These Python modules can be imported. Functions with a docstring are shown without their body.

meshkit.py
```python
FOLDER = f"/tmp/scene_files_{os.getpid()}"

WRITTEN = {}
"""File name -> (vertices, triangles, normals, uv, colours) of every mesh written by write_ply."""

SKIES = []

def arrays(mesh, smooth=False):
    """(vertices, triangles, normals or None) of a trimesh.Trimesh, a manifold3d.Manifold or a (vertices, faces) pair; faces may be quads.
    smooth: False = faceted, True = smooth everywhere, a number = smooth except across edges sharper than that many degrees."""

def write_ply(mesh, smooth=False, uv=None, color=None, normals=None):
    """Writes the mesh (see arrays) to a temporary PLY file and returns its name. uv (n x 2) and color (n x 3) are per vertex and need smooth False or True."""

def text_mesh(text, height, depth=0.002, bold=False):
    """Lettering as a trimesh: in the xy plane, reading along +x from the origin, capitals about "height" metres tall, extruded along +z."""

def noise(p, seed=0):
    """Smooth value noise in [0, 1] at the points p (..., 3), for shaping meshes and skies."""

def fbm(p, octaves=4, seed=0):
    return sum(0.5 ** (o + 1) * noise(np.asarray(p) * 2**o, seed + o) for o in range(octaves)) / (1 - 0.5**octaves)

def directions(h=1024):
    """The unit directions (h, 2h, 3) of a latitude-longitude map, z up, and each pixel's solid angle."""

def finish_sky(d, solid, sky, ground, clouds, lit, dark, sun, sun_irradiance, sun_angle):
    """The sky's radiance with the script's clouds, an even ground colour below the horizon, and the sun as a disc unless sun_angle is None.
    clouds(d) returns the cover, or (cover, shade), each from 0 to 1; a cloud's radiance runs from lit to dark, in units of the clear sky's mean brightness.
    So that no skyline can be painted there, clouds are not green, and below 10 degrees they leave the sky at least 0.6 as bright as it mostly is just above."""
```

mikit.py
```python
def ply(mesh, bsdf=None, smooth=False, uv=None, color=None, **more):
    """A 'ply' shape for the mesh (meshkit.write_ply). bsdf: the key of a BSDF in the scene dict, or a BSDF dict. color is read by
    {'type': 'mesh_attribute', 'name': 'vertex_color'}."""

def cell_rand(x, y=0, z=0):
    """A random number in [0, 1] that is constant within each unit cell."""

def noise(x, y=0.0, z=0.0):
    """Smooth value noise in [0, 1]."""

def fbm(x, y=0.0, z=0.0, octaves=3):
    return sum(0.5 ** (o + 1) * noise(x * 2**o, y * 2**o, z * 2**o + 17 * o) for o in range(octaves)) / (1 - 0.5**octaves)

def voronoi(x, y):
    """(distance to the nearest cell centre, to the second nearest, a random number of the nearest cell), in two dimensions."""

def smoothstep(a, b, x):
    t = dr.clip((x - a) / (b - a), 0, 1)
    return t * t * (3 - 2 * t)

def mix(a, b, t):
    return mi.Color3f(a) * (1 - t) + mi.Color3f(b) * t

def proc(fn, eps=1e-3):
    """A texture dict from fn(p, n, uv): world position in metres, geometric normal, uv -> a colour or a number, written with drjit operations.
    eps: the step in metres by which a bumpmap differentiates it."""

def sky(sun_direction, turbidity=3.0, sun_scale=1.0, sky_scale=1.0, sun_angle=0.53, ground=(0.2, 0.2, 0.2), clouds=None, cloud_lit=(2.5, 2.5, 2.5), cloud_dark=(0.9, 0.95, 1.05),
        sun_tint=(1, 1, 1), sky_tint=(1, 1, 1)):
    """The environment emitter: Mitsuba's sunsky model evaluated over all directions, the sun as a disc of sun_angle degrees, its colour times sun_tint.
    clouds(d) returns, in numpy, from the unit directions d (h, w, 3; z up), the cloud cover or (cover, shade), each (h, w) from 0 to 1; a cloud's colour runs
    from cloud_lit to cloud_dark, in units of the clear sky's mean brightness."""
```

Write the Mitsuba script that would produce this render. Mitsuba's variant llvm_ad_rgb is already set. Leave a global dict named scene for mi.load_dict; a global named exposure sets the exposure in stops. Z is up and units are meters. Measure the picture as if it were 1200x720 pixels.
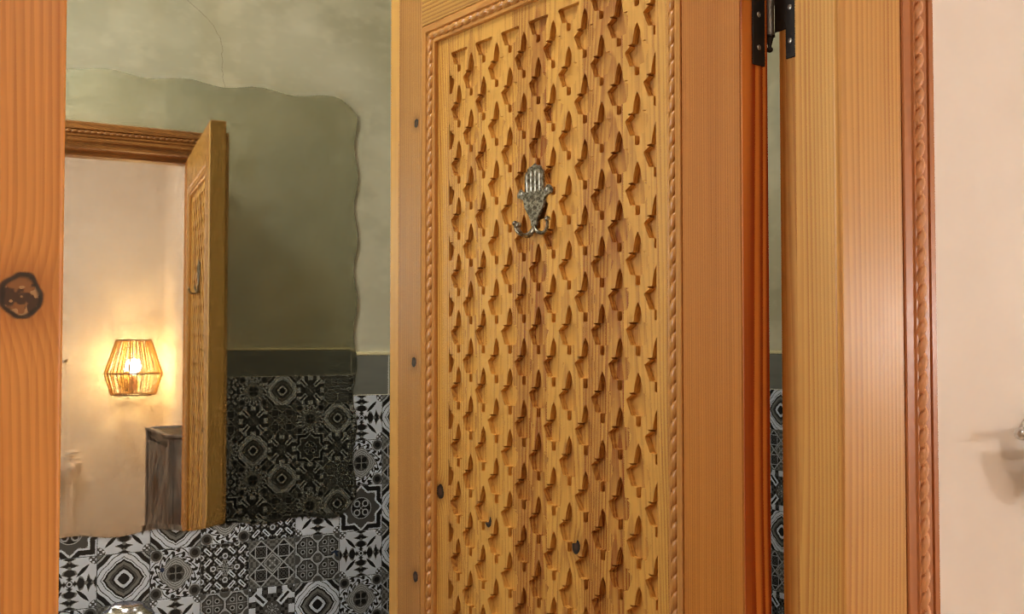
import math, random
import numpy as np, trimesh, drjit as dr, mitsuba as mi, mikit, meshkit
import manifold3d as m3
import shapely.geometry as sg
from mikit import noise, fbm, cell_rand, smoothstep, mix, proc

random.seed(3)
T4 = mi.ScalarTransform4f
scene, labels = {'type': 'scene'}, {}

# ------------------------------------------------------------------ camera, lights, exposure
F, PSI, PIT, CZ = 1220.1, 0.5175, 0.0325, 1.42
fwd = np.array([math.sin(PSI) * math.cos(PIT), math.cos(PSI) * math.cos(PIT), math.sin(PIT)])
cam = np.array([0.0, 0.0, CZ])
scene['camera'] = {'type': 'perspective', 'fov': 2 * math.degrees(math.atan(600 / F)), 'fov_axis': 'x', 'near_clip': 0.02, 'far_clip': 50.0,
                   'to_world': T4().look_at(origin=cam.tolist(), target=(cam + fwd).tolist(), up=[0, 0, 1])}
exposure = 0.0
WARM, BATH, COOL = (1.0, 0.965, 0.92), (1.0, 0.985, 0.90), (0.86, 0.96, 1.0)
L_BED_CEIL, L_LANTERN, L_BATH, L_WINDOW, L_BULB = 22.0, 66.0, 20.0, 8.0, 125.0


def rgb(r, g, b, k=1.0):
    """8-bit sRGB to a linear colour"""
    f = lambda c: ((c / 255 + 0.055) / 1.055) ** 2.4 if c > 10 else c / 255 / 12.92
    return [k * f(r), k * f(g), k * f(b)]


# ------------------------------------------------------------------ helpers
def add(key, mesh, bsdf, smooth=False, label=None, cat=None, kind=None, group=None, **kw):
    k, n = key, 0
    while k in scene:
        n += 1
        k = f'{key}_{n:03d}'
    scene[k] = mesh if isinstance(mesh, dict) else mikit.ply(mesh, bsdf, smooth, **kw)
    d = {a: b for a, b in (('label', label), ('category', cat), ('kind', kind), ('group', group)) if b}
    if d:
        labels[k] = d
    return k


def tag(key, label, cat=None, kind=None, group=None):
    labels[key] = {a: b for a, b in (('label', label), ('category', cat), ('kind', kind), ('group', group)) if b}


def hull(pts):
    return trimesh.convex.convex_hull(np.asarray(pts, float))


def cbox(x0, x1, y0, y1, z0, z1, c=0.0):
    if c <= 0:
        return trimesh.creation.box(bounds=[[x0, y0, z0], [x1, y1, z1]])
    p = []
    for x, sx in ((x0, 1), (x1, -1)):
        for y, sy in ((y0, 1), (y1, -1)):
            for z, sz in ((z0, 1), (z1, -1)):
                p += [(x + sx * c, y + sy * c, z), (x + sx * c, y, z + sz * c), (x, y + sy * c, z + sz * c)]
    return hull(p)


def prism(poly, h0, h1, to=None):
    """Extrude an (a, b) polygon from h0 to h1 along the third axis, then map columns with to."""
    if not isinstance(poly, sg.Polygon):
        poly = sg.Polygon(poly)
    m = trimesh.creation.extrude_polygon(poly, h1 - h0, engine='earcut')
    v = np.array(m.vertices)
    v[:, 2] += h0
    f = np.array(m.faces)
    if to is not None:
        v2 = to(v)
        m2 = trimesh.Trimesh(v2, f, process=False)
        if m2.volume < 0:
            m2.invert()
        return m2
    return trimesh.Trimesh(v, f, process=False)


def cat(ms):
    return trimesh.util.concatenate(ms)


def lathe(prof, c=(0, 0, 0), n=40, axis='z'):
    m = trimesh.creation.revolve(np.array(prof, float), sections=n)
    if axis == 'y':
        m.apply_transform(trimesh.transformations.rotation_matrix(math.pi / 2, [1, 0, 0]))
    if axis == 'x':
        m.apply_transform(trimesh.transformations.rotation_matrix(math.pi / 2, [0, 1, 0]))
    m.apply_translation(c)
    return m


def tube(pts, r, n=10, taper=None):
    """A round tube along the points with rounded ends."""
    pts = np.asarray(pts, float)
    k = len(pts)
    t = np.gradient(pts, axis=0)
    t /= np.linalg.norm(t, axis=1, keepdims=True) + 1e-12
    ref = np.array([0, 0, 1.0]) if abs(t[0][2]) < 0.9 else np.array([1.0, 0, 0])
    u = np.cross(t[0], ref)
    u /= np.linalg.norm(u)
    rings, rr = [], (np.full(k, r) if taper is None else r * np.asarray(taper))
    for i in range(k):
        u = u - t[i] * (u @ t[i])
        u /= np.linalg.norm(u)
        w = np.cross(t[i], u)
        a = np.linspace(0, 2 * np.pi, n, endpoint=False)
        rings.append(pts[i] + rr[i] * (np.cos(a)[:, None] * u + np.sin(a)[:, None] * w))
    v = np.vstack(rings + [pts[:1] - t[:1] * rr[0] * 0.6, pts[-1:] + t[-1:] * rr[-1] * 0.6])
    f = []
    for i in range(k - 1):
        for j in range(n):
            a, b, c, d = i * n + j, i * n + (j + 1) % n, (i + 1) * n + j, (i + 1) * n + (j + 1) % n
            f += [(a, b, d), (a, d, c)]
    for j in range(n):
        f += [(k * n, (j + 1) % n, j), (k * n + 1, (k - 1) * n + j, (k - 1) * n + (j + 1) % n)]
    m = trimesh.Trimesh(v, f, process=False)
    if m.volume < 0:
        m.invert()
    return m


def smooth_path(pts, n=8):
    pts = np.asarray(pts, float)
    from scipy.interpolate import CubicSpline
    d = np.r_[0, np.cumsum(np.linalg.norm(np.diff(pts, axis=0), axis=1))]
    return CubicSpline(d, pts)(np.linspace(0, d[-1], n * (len(pts) - 1) + 1))


def rope(length, r, pitch, to, seg=11, flip=1.0, raised=0.62):
    """A half-round bead cut with slanting gouges; local (a across, o outward, l along) is mapped by to(a, o, l)."""
    nl = int(length / pitch * 14) + 1
    th = np.linspace(-0.15, np.pi + 0.15, seg)
    l = np.linspace(0, length, nl)
    TH, LL = np.meshgrid(th, l)
    ph = LL / pitch + flip * TH / np.pi * 0.55
    fr = ph - np.floor(ph)
    prof = np.sqrt(np.clip(1 - (2 * fr - 1) ** 2, 0, 1))
    R = r * (1 - raised + raised * prof)
    P = to((R * np.cos(TH)).ravel(), (R * np.sin(TH)).ravel(), LL.ravel())
    f = []
    for i in range(nl - 1):
        for j in range(seg - 1):
            a = i * seg + j
            f += [(a, a + 1, a + seg + 1), (a, a + seg + 1, a + seg)]
    m = trimesh.Trimesh(P, f, process=False)
    mid = len(f) // 2 // 2 * 2 + seg - 1
    ctr = to(np.zeros(1), np.zeros(1), np.array([length / 2]))[0]
    k = (nl // 2) * (seg - 1) * 2 + (seg // 2) * 2
    if (m.face_normals[k] @ (m.triangles_center[k] - ctr)) < 0:
        m.invert()
    return m


# ------------------------------------------------------------------ materials
def bsdf(key, **d):
    scene[key] = {'type': 'twosided', 'bsdf': d} if d.get('type') in ('principled', 'roughplastic', 'roughconductor', 'diffuse', 'bumpmap') else d


def frac(x):
    return x - dr.floor(x)


def wood(key, light, dark, axis, origin, along='z', rings=150.0, off=0.06, slope=0.02, seed=0.0, streak=0.5, contrast=0.8, boards=None, knots=(), rough=0.38, coat=0.3, wob=0.012, spec=0.5, sway=0.7, pith=0.0, open_knot=False):
    """Sawn pine: growth rings round a tilted pith cut by the board's face, fine streaks, knots; axis is the direction across the board."""
    light, dark = list(light), list(dark)
    ax, ay, az = axis
    ox, oy, oz = origin

    def fn(p, n, uv):
        x, y, z = p.x - ox, p.y - oy, p.z - oz
        a = x * ax + y * ay + z * az
        if along == 'z':
            l = p.z
            b = -x * ay + y * ax
        else:
            l = x * along[0] + y * along[1]
            b = -x * along[1] + y * along[0]
        tone, sh, a0 = mi.Float(0.5), mi.Float(0.0), mi.Float(pith)
        if boards:
            bi = dr.floor(a / boards + 0.35)
            tone = cell_rand(bi + seed, 7, 3)
            sh = cell_rand(bi + seed, 9, 1) * 40
            a0 = (bi + 0.15 + cell_rand(bi, 2 + seed, 5) - 0.5) * boards
        kd, ka = mi.Float(9.0), mi.Float(0.0)
        for (kx, kl, kr) in knots:
            d = dr.sqrt(dr.square((a - kx)) + dr.square((l - kl) * 0.85))
            kd = dr.minimum(kd, d / kr)
            ka = ka + dr.exp(-dr.square(d / (kr * 2.2))) * kr * 0.9
        warp = (fbm(a * 9 + sh, l * 1.6 + seed + sh, 0.0, 3) - 0.5) * wob * 2
        bb = b + off + slope * (l - 1.4) + (noise(l * 0.9 + sh, seed) - 0.5) * off * sway
        r = dr.sqrt(dr.square(a - a0 + warp) + dr.square(bb)) + ka
        r = r + (noise(a * 60 + sh, l * 3, seed) - 0.5) * 0.0012
        t = frac(r * rings)
        late = smoothstep(0.15, 0.8, t) * (1 - smoothstep(0.86, 1.0, t))
        late = late * (0.55 + 0.45 * noise(r * rings * 0.7, seed, 4.0))
        fine = noise(a * 900 + sh, l * 7, seed) * 0.6 + noise(a * 380, l * 3, seed + 5) * 0.4
        slow = fbm(a * 22 + sh, l * 0.9 + seed, b * 5, 2)
        w = late * contrast + (fine - 0.5) * streak * 0.5 + (slow - 0.5) * 0.55
        if boards:
            w = w + (tone - 0.5) * 0.75 + 0.35 * (1 - smoothstep(0.0, 0.0012, dr.abs(frac(a / boards + 0.35) - 0.5 + 0.5) * boards))
        c = mix(light, dark, dr.clip(w + 0.12, -0.12, 1.15))
        if knots:
            edge = kd + (noise(a * 160, l * 160, 3) - 0.5) * 0.22
            c = mix(c, [dark[0] * 0.55, dark[1] * 0.42, dark[2] * 0.4], dr.exp(-dr.square(kd * 0.62)) * 0.75)
            c = mix(c, mix([0.05, 0.02, 0.01], [0.016, 0.008, 0.005], smoothstep(0.3, 0.8, edge)) if not open_knot else mix(mix([0.26, 0.105, 0.03], [0.05, 0.02, 0.009], smoothstep(0.4, 0.6, fbm(a * 150, l * 170, 9.0, 3))), [0.42, 0.25, 0.12], smoothstep(0.74, 0.84, noise(a * 330 + 7, l * 330))), 1 - smoothstep(0.85, 1.1, edge))
            c = mix(c, [0.010, 0.006, 0.004], smoothstep(0.74, 0.9, edge) * (1 - smoothstep(1.0, 1.16, edge)) * 0.95)
        return mi.Color3f(dr.clip(c, 0.002, 0.95))
    bsdf(key, type='principled', base_color=proc(fn), roughness=rough, specular=spec, clearcoat=coat, clearcoat_gloss=0.85)


def plain(key, col, rough=0.6, **kw):
    bsdf(key, type='principled', base_color={'type': 'rgb', 'value': list(col)}, roughness=rough, **kw)


# door frame of reference: s along the leaf from the hinge, o out of the hall face, z up
H = np.array([0.7589, 0.8379])
ANG = 0.1263
E2 = np.array([-math.sin(ANG), math.cos(ANG)])
N2 = np.array([-math.cos(ANG), -math.sin(ANG)])


def dw(v):
    """(s, o, z) to world"""
    v = np.asarray(v, float)
    return np.c_[H[0] + v[:, 0] * E2[0] + v[:, 1] * N2[0], H[1] + v[:, 0] * E2[1] + v[:, 1] * N2[1], v[:, 2]]


def dmesh(m):
    m = m.copy()
    m.vertices = dw(np.array(m.vertices))
    if m.is_watertight and m.volume < 0:
        m.invert()
    return m


DAX, DOR = (E2[0], E2[1], 0.0), (H[0], H[1], 0.0)
wood('pine_panel', rgb(194, 142, 66), rgb(134, 70, 22), DAX, DOR, rings=230, off=0.05, slope=0.035, seed=2.0, boards=0.075, contrast=0.7, streak=1.3,
     knots=((0.4824, 1.1624, 0.007), (0.289, 1.1564, 0.0075), (0.608, 1.19, 0.009)), rough=0.42, coat=0.2)
wood('pine_stile', rgb(170, 120, 62), rgb(128, 76, 34), DAX, (H[0] + 0.68 * E2[0], H[1] + 0.68 * E2[1], 0), rings=190, off=0.05, slope=0.012, pith=0.2, sway=0.3, seed=11.0, contrast=0.45, streak=0.7,
     knots=((-0.0205, 1.7632, 0.0055), (-0.0155, 1.3862, 0.006), (-0.022, 1.0536, 0.0065)), rough=0.4)
wood('pine_stile_hinge', rgb(180, 116, 50), rgb(140, 76, 26), DAX, (H[0] + 0.02 * E2[0], H[1] + 0.02 * E2[1], 0), rings=300, off=0.05, slope=0.004, pith=-0.25, sway=0.2, wob=0.004, seed=5.0, contrast=0.5, streak=1.1, rough=0.5, coat=0.0, spec=0.25)
wood('pine_strip', rgb(196, 148, 78), rgb(172, 118, 56), DAX, (H[0] + 0.73 * E2[0], H[1] + 0.73 * E2[1], 0), rings=150, off=0.1, seed=8.0, contrast=0.3, rough=0.4)
wood('pine_rail', rgb(184, 136, 68), rgb(124, 72, 30), (0, 0, 1), (H[0], H[1], 1.97), along=(E2[0], E2[1]), rings=160, off=0.04, slope=0.03, seed=14.0, contrast=0.75, rough=0.4)
wood('pine_rail_bead', rgb(196, 140, 74), rgb(156, 94, 42), (0, 0, 1), (H[0], H[1], 1.9), along=(E2[0], E2[1]), rings=160, off=0.08, seed=15.0, contrast=0.4, rough=0.16, coat=1.0)
wood('pine_moulding', rgb(186, 130, 66), rgb(148, 88, 38), DAX, DOR, rings=240, off=0.09, seed=17.0, contrast=0.4, rough=0.24, coat=0.5)
wood('pine_edge', rgb(214, 134, 58), rgb(150, 66, 18), (N2[0], N2[1], 0.0), DOR, rings=150, off=0.035, slope=0.015, seed=21.0, contrast=1.1, streak=0.4, wob=0.004, rough=0.42)
wood('pine_free_edge', rgb(156, 112, 54), rgb(114, 74, 28), (N2[0], N2[1], 0.0), DOR, rings=110, off=0.2, slope=0.004, seed=23.0, contrast=0.35, rough=0.5)
wood('pine_jamb', rgb(206, 156, 84), rgb(172, 110, 50), (0.3, 0.954, 0), (0.80, 0.79, 0), rings=210, off=-0.028, slope=0.02, pith=0.002, wob=0.005, seed=31.0, contrast=0.6, streak=0.7, rough=0.36, coat=0.22)
wood('pine_jamb_knotty', rgb(220, 152, 78), rgb(188, 112, 44), (1, 0, 0), (0.0567, 0.738, 0), rings=190, off=0.02, slope=0.02, pith=-0.07, seed=37.0, contrast=0.5, streak=1.2,
     open_knot=True, knots=((0.0, 1.449, 0.0118),), rough=0.35, coat=0.4, wob=0.008)
wood('pine_head', rgb(176, 116, 58), rgb(116, 64, 26), (0, 0.7, 0.7), (0, 0.8, 2.04), along=(1, 0), rings=140, off=0.04, slope=0.02, seed=41.0, contrast=0.6, rough=0.4)
wood('pine_trim_bead', rgb(208, 150, 102), rgb(182, 116, 68), (1, 0, 0), (0.91, 0.735, 0), rings=210, off=0.14, slope=0.004, seed=45.0, contrast=0.3, streak=0.5, rough=0.4)
wood('pine_trim', rgb(184, 118, 66), rgb(150, 82, 40), (1, 0, 0), (0.91, 0.735, 0), rings=210, off=0.14, slope=0.004, seed=44.0, contrast=0.35, streak=0.5, rough=0.36)

plain('iron', (0.035, 0.030, 0.027), 0.45, metallic=0.6)
plain('iron_worn', (0.26, 0.24, 0.21), 0.42, metallic=0.8)
plain('screw', (0.42, 0.40, 0.36), 0.35, metallic=0.9)


def plaster_green(p, n, uv):
    x, z = p.x + p.y * 0.7, p.z
    big = fbm(x * 3.2 + 5, z * 3.2, p.y * 2, 4)
    fine = fbm(x * 34, z * 62, p.y * 34, 4)
    c = mix(rgb(178, 172, 142), rgb(212, 207, 184), smoothstep(0.3, 0.7, big))
    c = mix(c, mix(rgb(170, 164, 138), rgb(218, 210, 186), smoothstep(0.4, 0.62, fbm(x * 11 + 3, z * 16, 2.0, 4))), 0.22)
    c = mix(c, rgb(176, 176, 156), smoothstep(0.5, 0.72, fbm(x * 6 + 31, z * 2.5, 4.0, 3)) * 0.5)
    c = mix(c, rgb(214, 208, 186), smoothstep(0.5, 0.8, fine) * 0.22)
    # hairline crack
    px = [(0.452, 2.16), (0.4768, 2.1261), (0.515, 2.098), (0.5405, 2.0642), (0.546, 2.01), (0.5504, 1.957)]
    wx, wz = p.x + (fbm(z * 60, 3.0, 0.0, 2) - 0.5) * 0.008, z
    d = mi.Float(9.0)
    for (ax, az), (bx, bz) in zip(px[:-1], px[1:]):
        t = dr.clip(((wx - ax) * (bx - ax) + (wz - az) * (bz - az)) / ((bx - ax) ** 2 + (bz - az) ** 2), 0, 1)
        d = dr.minimum(d, dr.sqrt(dr.square(wx - ax - t * (bx - ax)) + dr.square(wz - az - t * (bz - az))))
    return mix(c, rgb(120, 104, 80), (1 - smoothstep(0.0003, 0.0011, d)) * 0.5 * dr.select(p.y > 1.9, 1.0, 0.0))


def plaster_bump(p, n, uv):
    return fbm(p.x * 12, p.z * 18, p.y * 12, 4) * 0.0035 + fbm(p.x * 70, p.z * 110, p.y * 70, 2) * 0.0004


bsdf('plaster_green', type='bumpmap', arbitrary=proc(plaster_bump), scale=1.0,
     bsdf={'type': 'principled', 'base_color': proc(plaster_green), 'roughness': 0.6, 'specular': 0.35})


def plaster_pink(p, n, uv):
    a = p.x + p.y * 0.8
    return mix(rgb(228, 219, 210), rgb(236, 229, 222), smoothstep(0.3, 0.7, fbm(a * 4, p.z * 4, p.y, 3)))


bsdf('plaster_pink', type='principled', base_color=proc(plaster_pink), roughness=0.75, specular=0.2)
plain('ceiling_white', rgb(235, 230, 220), 0.9)


def floor_fn(p, n, uv):
    gx, gy = frac(p.x / 0.4), frac(p.y / 0.4)
    g = smoothstep(0.0, 0.008, dr.minimum(dr.minimum(gx, 1 - gx), dr.minimum(gy, 1 - gy)))
    c = mix(rgb(196, 172, 146), rgb(214, 192, 166), fbm(p.x * 6, p.y * 6, 0.0, 3))
    return mix(rgb(150, 130, 110), c, g)


bsdf('floor_stone', type='principled', base_color=proc(floor_fn), roughness=0.4)
plain('grout', rgb(92, 94, 96), 0.85)
plain('grout_pale', rgb(214, 212, 200), 0.8)
plain('grout_ledge', rgb(226, 216, 172), 0.7)


def strip_fn(p, n, uv):
    return mix(rgb(106, 108, 102), rgb(122, 123, 116), fbm((p.x + p.y) * 8, p.z * 60, 0.0, 3))


bsdf('strip_grey', type='principled', base_color=proc(strip_fn), roughness=0.35)

# ---- printed tile patterns, in the tile's own uv
WH, LG, GR, DG, BK = (rgb(210, 216, 228), rgb(168, 171, 176), rgb(116, 116, 114), rgb(74, 73, 72), rgb(25, 25, 26))


def bands(m, stops):
    c = mi.Color3f(stops[0][1])
    for (a, col), (b, _) in zip(stops[1:], stops[:-1]):
        c = mix(c, col, smoothstep(b - 0.012, b + 0.012, m))
    return c


def over(c, col, mask):
    return mix(c, col, dr.clip(mask, 0, 1))


def disc(x, y, cx, cy, r, e=0.02):
    return 1 - smoothstep(r - e, r + e, dr.sqrt(dr.square(x - cx) + dr.square(y - cy)))


def line(d, w, e=0.015):
    return 1 - smoothstep(w - e, w + e, dr.abs(d))


def wrap(fn):
    def g(p, n, uv):
        x, y = (uv.x - 0.5) * 2, (uv.y - 0.5) * 2
        return fn(x, y, dr.abs(x), dr.abs(y))
    return g


def t_diamond(x, y, X, Y):
    th = dr.atan2(Y + 1e-6, X + 1e-6)
    m = (X + Y) * (1 - 0.05 * (1 - dr.cos(4 * th)) + 0.03 * dr.cos(8 * th)) + 0.03 * dr.exp(-(X + Y) * 6)
    return bands(m, [(0.26, BK), (0.40, WH), (0.49, BK), (0.60, DG), (0.74, GR), (0.83, BK), (0.90, WH), (0.935, BK), (1.13, WH), (1.17, BK), (1.31, WH), (1.54, BK), (1.64, LG), (1.69, BK), (2.2, GR)])


def t_medallion(x, y, X, Y):
    r = dr.sqrt(X * X + Y * Y)
    th = dr.atan2(y, x)
    m = (X + Y) * 0.62 + r * 0.4 + 0.02 * dr.cos(8 * th)
    c = mix(GR, LG, smoothstep(-0.2, 0.2, dr.sin(m * 60)) * (1 - smoothstep(0.72, 0.78, m)))
    curl = dr.sin(r * 30 + 2.2 * dr.sin(th * 12 + 3 * dr.sin(r * 9))) + 0.45 * dr.cos(th * 24)
    c = over(c, mix(BK, WH, smoothstep(-0.25, 0.25, curl)), smoothstep(0.72, 0.76, m))
    c = over(c, DG, disc(X, Y, 0, 0, 0.36))
    petal = r - 0.33 * (0.35 + 0.65 * dr.abs(dr.sin(2 * th)))
    c = over(c, BK, (1 - smoothstep(-0.02, 0.02, petal)) * smoothstep(0.05, 0.08, r))
    c = over(c, GR, line(X, 0.02) * disc(X, Y, 0, 0, 0.33) + line(Y, 0.02) * disc(X, Y, 0, 0, 0.33))
    c = over(c, LG, disc(X, Y, 0.78, 0.78, 0.27))
    c = over(c, DG, disc(X, Y, 0.78, 0.78, 0.22))
    return over(c, BK, disc(X, Y, 0.78, 0.78, 0.13))


def t_spindle(x, y, X, Y):
    A, B = dr.maximum(X, Y), dr.minimum(X, Y)
    f = 0.05 + 0.19 * dr.exp(-dr.square((A - 0.42) / 0.10)) + 0.23 * dr.exp(-dr.square((A - 0.72) / 0.06)) + 0.1 * dr.exp(-dr.square((A - 0.97) / 0.06))
    f = f + 0.03 * dr.sin(A * 40)
    c = mi.Color3f(WH)
    c = over(c, GR, (1 - smoothstep(-0.02, 0.05, B - f * 1.25)))
    c = over(c, BK, 1 - smoothstep(-0.03, 0.02, B - f))
    c = over(c, GR, disc(A, B, 0.62, 0.0, 0.07) + disc(A, B, 0.86, 0.0, 0.05))
    c = over(c, DG, disc(X, Y, 1.0, 1.0, 0.30) * smoothstep(-0.2, 0.2, dr.sin(X * 30) * dr.sin(Y * 30) + 0.2))
    s, d = (X + Y) * 0.7071, (X - Y) * 0.7071
    w = 0.075 * dr.maximum(0.0, 1 - dr.square((s - 0.70) / 0.34))
    c = over(c, BK, (1 - smoothstep(w - 0.012, w + 0.012, dr.abs(d))) * smoothstep(0.33, 0.36, s))
    c = over(c, BK, disc(X, Y, 0, 0, 0.14))
    c = over(c, WH, disc(X, Y, 0, 0, 0.105))
    return over(c, BK, disc(X, Y, 0, 0, 0.065))


def t_octagon(x, y, X, Y):
    a, b = dr.abs(X - 0.5), dr.abs(Y - 0.5)
    o = dr.maximum(dr.maximum(a, b), (a + b) * 0.74)
    c = mi.Color3f(LG)
    c = over(c, BK, 1 - smoothstep(0.445, 0.465, o))
    c = over(c, DG, 1 - smoothstep(0.405, 0.425, o))
    c = over(c, LG, (line(a, 0.012) + line(b, 0.012)) * (1 - smoothstep(0.4, 0.42, o)))
    c = over(c, LG, disc(a, b, 0.18, 0.18, 0.105))
    c = over(c, BK, disc(a, b, 0.18, 0.18, 0.07))
    c = over(c, DG, disc(X, Y, 0, 0, 0.22) + disc(X, Y, 1, 0, 0.22) + disc(X, Y, 0, 1, 0.22) + disc(X, Y, 1, 1, 0.22))
    return over(c, GR, disc(X, Y, 0, 0, 0.15) * smoothstep(-0.3, 0.3, dr.sin(X * 40) * dr.sin(Y * 40)))


def t_lattice(x, y, X, Y):
    a, b = dr.abs(X - 0.5), dr.abs(Y - 0.5)
    q, s = dr.maximum(a, b), a + b
    c = mi.Color3f(DG)
    c = over(c, mix(DG, GR, smoothstep(-0.2, 0.2, dr.sin(X * 26) * dr.sin(Y * 26))), smoothstep(0.5, 0.52, s))
    c = over(c, LG, line(s - 0.50, 0.035))
    c = over(c, BK, (1 - smoothstep(0.42, 0.44, s)) * smoothstep(0.25, 0.27, q))
    c = over(c, LG, line(q - 0.245, 0.022))
    c = over(c, mix(BK, DG, smoothstep(-0.1, 0.1, dr.sin(a * 50) * dr.sin(b * 50))), 1 - smoothstep(0.21, 0.225, q))
    c = over(c, LG, line(X + Y - 0.38, 0.02) * (1 - smoothstep(0.37, 0.4, dr.maximum(X, Y))))
    return over(c, LG, disc(X, Y, 0.11, 0.11, 0.04) + disc(X, Y, 0.0, 0.0, 0.04))


def t_capsule(x, y, X, Y):
    a, b = dr.abs(X - 0.5), dr.abs(Y - 0.5)
    c = mi.Color3f(BK)
    c = over(c, GR, smoothstep(0.3, 0.5, dr.sin(X * 24) * dr.sin(Y * 24)))
    s, d = (a + b) * 0.7071, (a - b) * 0.7071
    bar = (1 - smoothstep(0.07, 0.085, dr.abs(d))) * smoothstep(0.12, 0.14, s) * (1 - smoothstep(0.50, 0.52, s))
    c = over(c, WH, bar)
    c = over(c, BK, (1 - smoothstep(0.02, 0.03, dr.abs(d))) * smoothstep(0.19, 0.2, s) * (1 - smoothstep(0.43, 0.44, s)))
    for cx, cy in ((0.5, 0.0), (0.0, 0.5), (1.0, 0.5), (0.5, 1.0)):
        c = over(c, WH, disc(X, Y, cx, cy, 0.12))
        c = over(c, DG, disc(X, Y, cx, cy, 0.07))
    th = dr.atan2(Y + 1e-6, X + 1e-6)
    r = dr.sqrt(X * X + Y * Y)
    return over(c, LG, (1 - smoothstep(0.30, 0.34, r)) * smoothstep(0.2, 0.5, dr.cos(16 * th)))


def t_octagram(x, y, X, Y):
    q, s = dr.maximum(X, Y), (X + Y) * 0.7071
    star = dr.minimum(q / 0.62, s / 0.62)
    c = mix(DG, LG, smoothstep(0.1, 0.4, dr.sin(X * 22) * dr.sin(Y * 22)))
    tri = dr.maximum(q / 0.98, 1.25 - s)
    c = over(c, BK, (1 - smoothstep(1.48, 1.52, star)) * smoothstep(1.18, 1.22, star))
    c = over(c, WH, line(star - 1.14, 0.06))
    c = over(c, DG, 1 - smoothstep(1.0, 1.06, star))
    c = over(c, WH, line(star - 1.58, 0.05))
    r = dr.sqrt(X * X + Y * Y)
    c = over(c, BK, disc(X, Y, 0, 0, 0.5))
    c = over(c, LG, line(r - 0.47, 0.02))
    loop = dr.sqrt(dr.square(X - 0.2) + dr.square(Y - 0.2))
    c = over(c, LG, line(loop - 0.13, 0.03))
    return over(c, LG, line(X - Y, 0.02) * disc(X, Y, 0, 0, 0.16))


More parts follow.
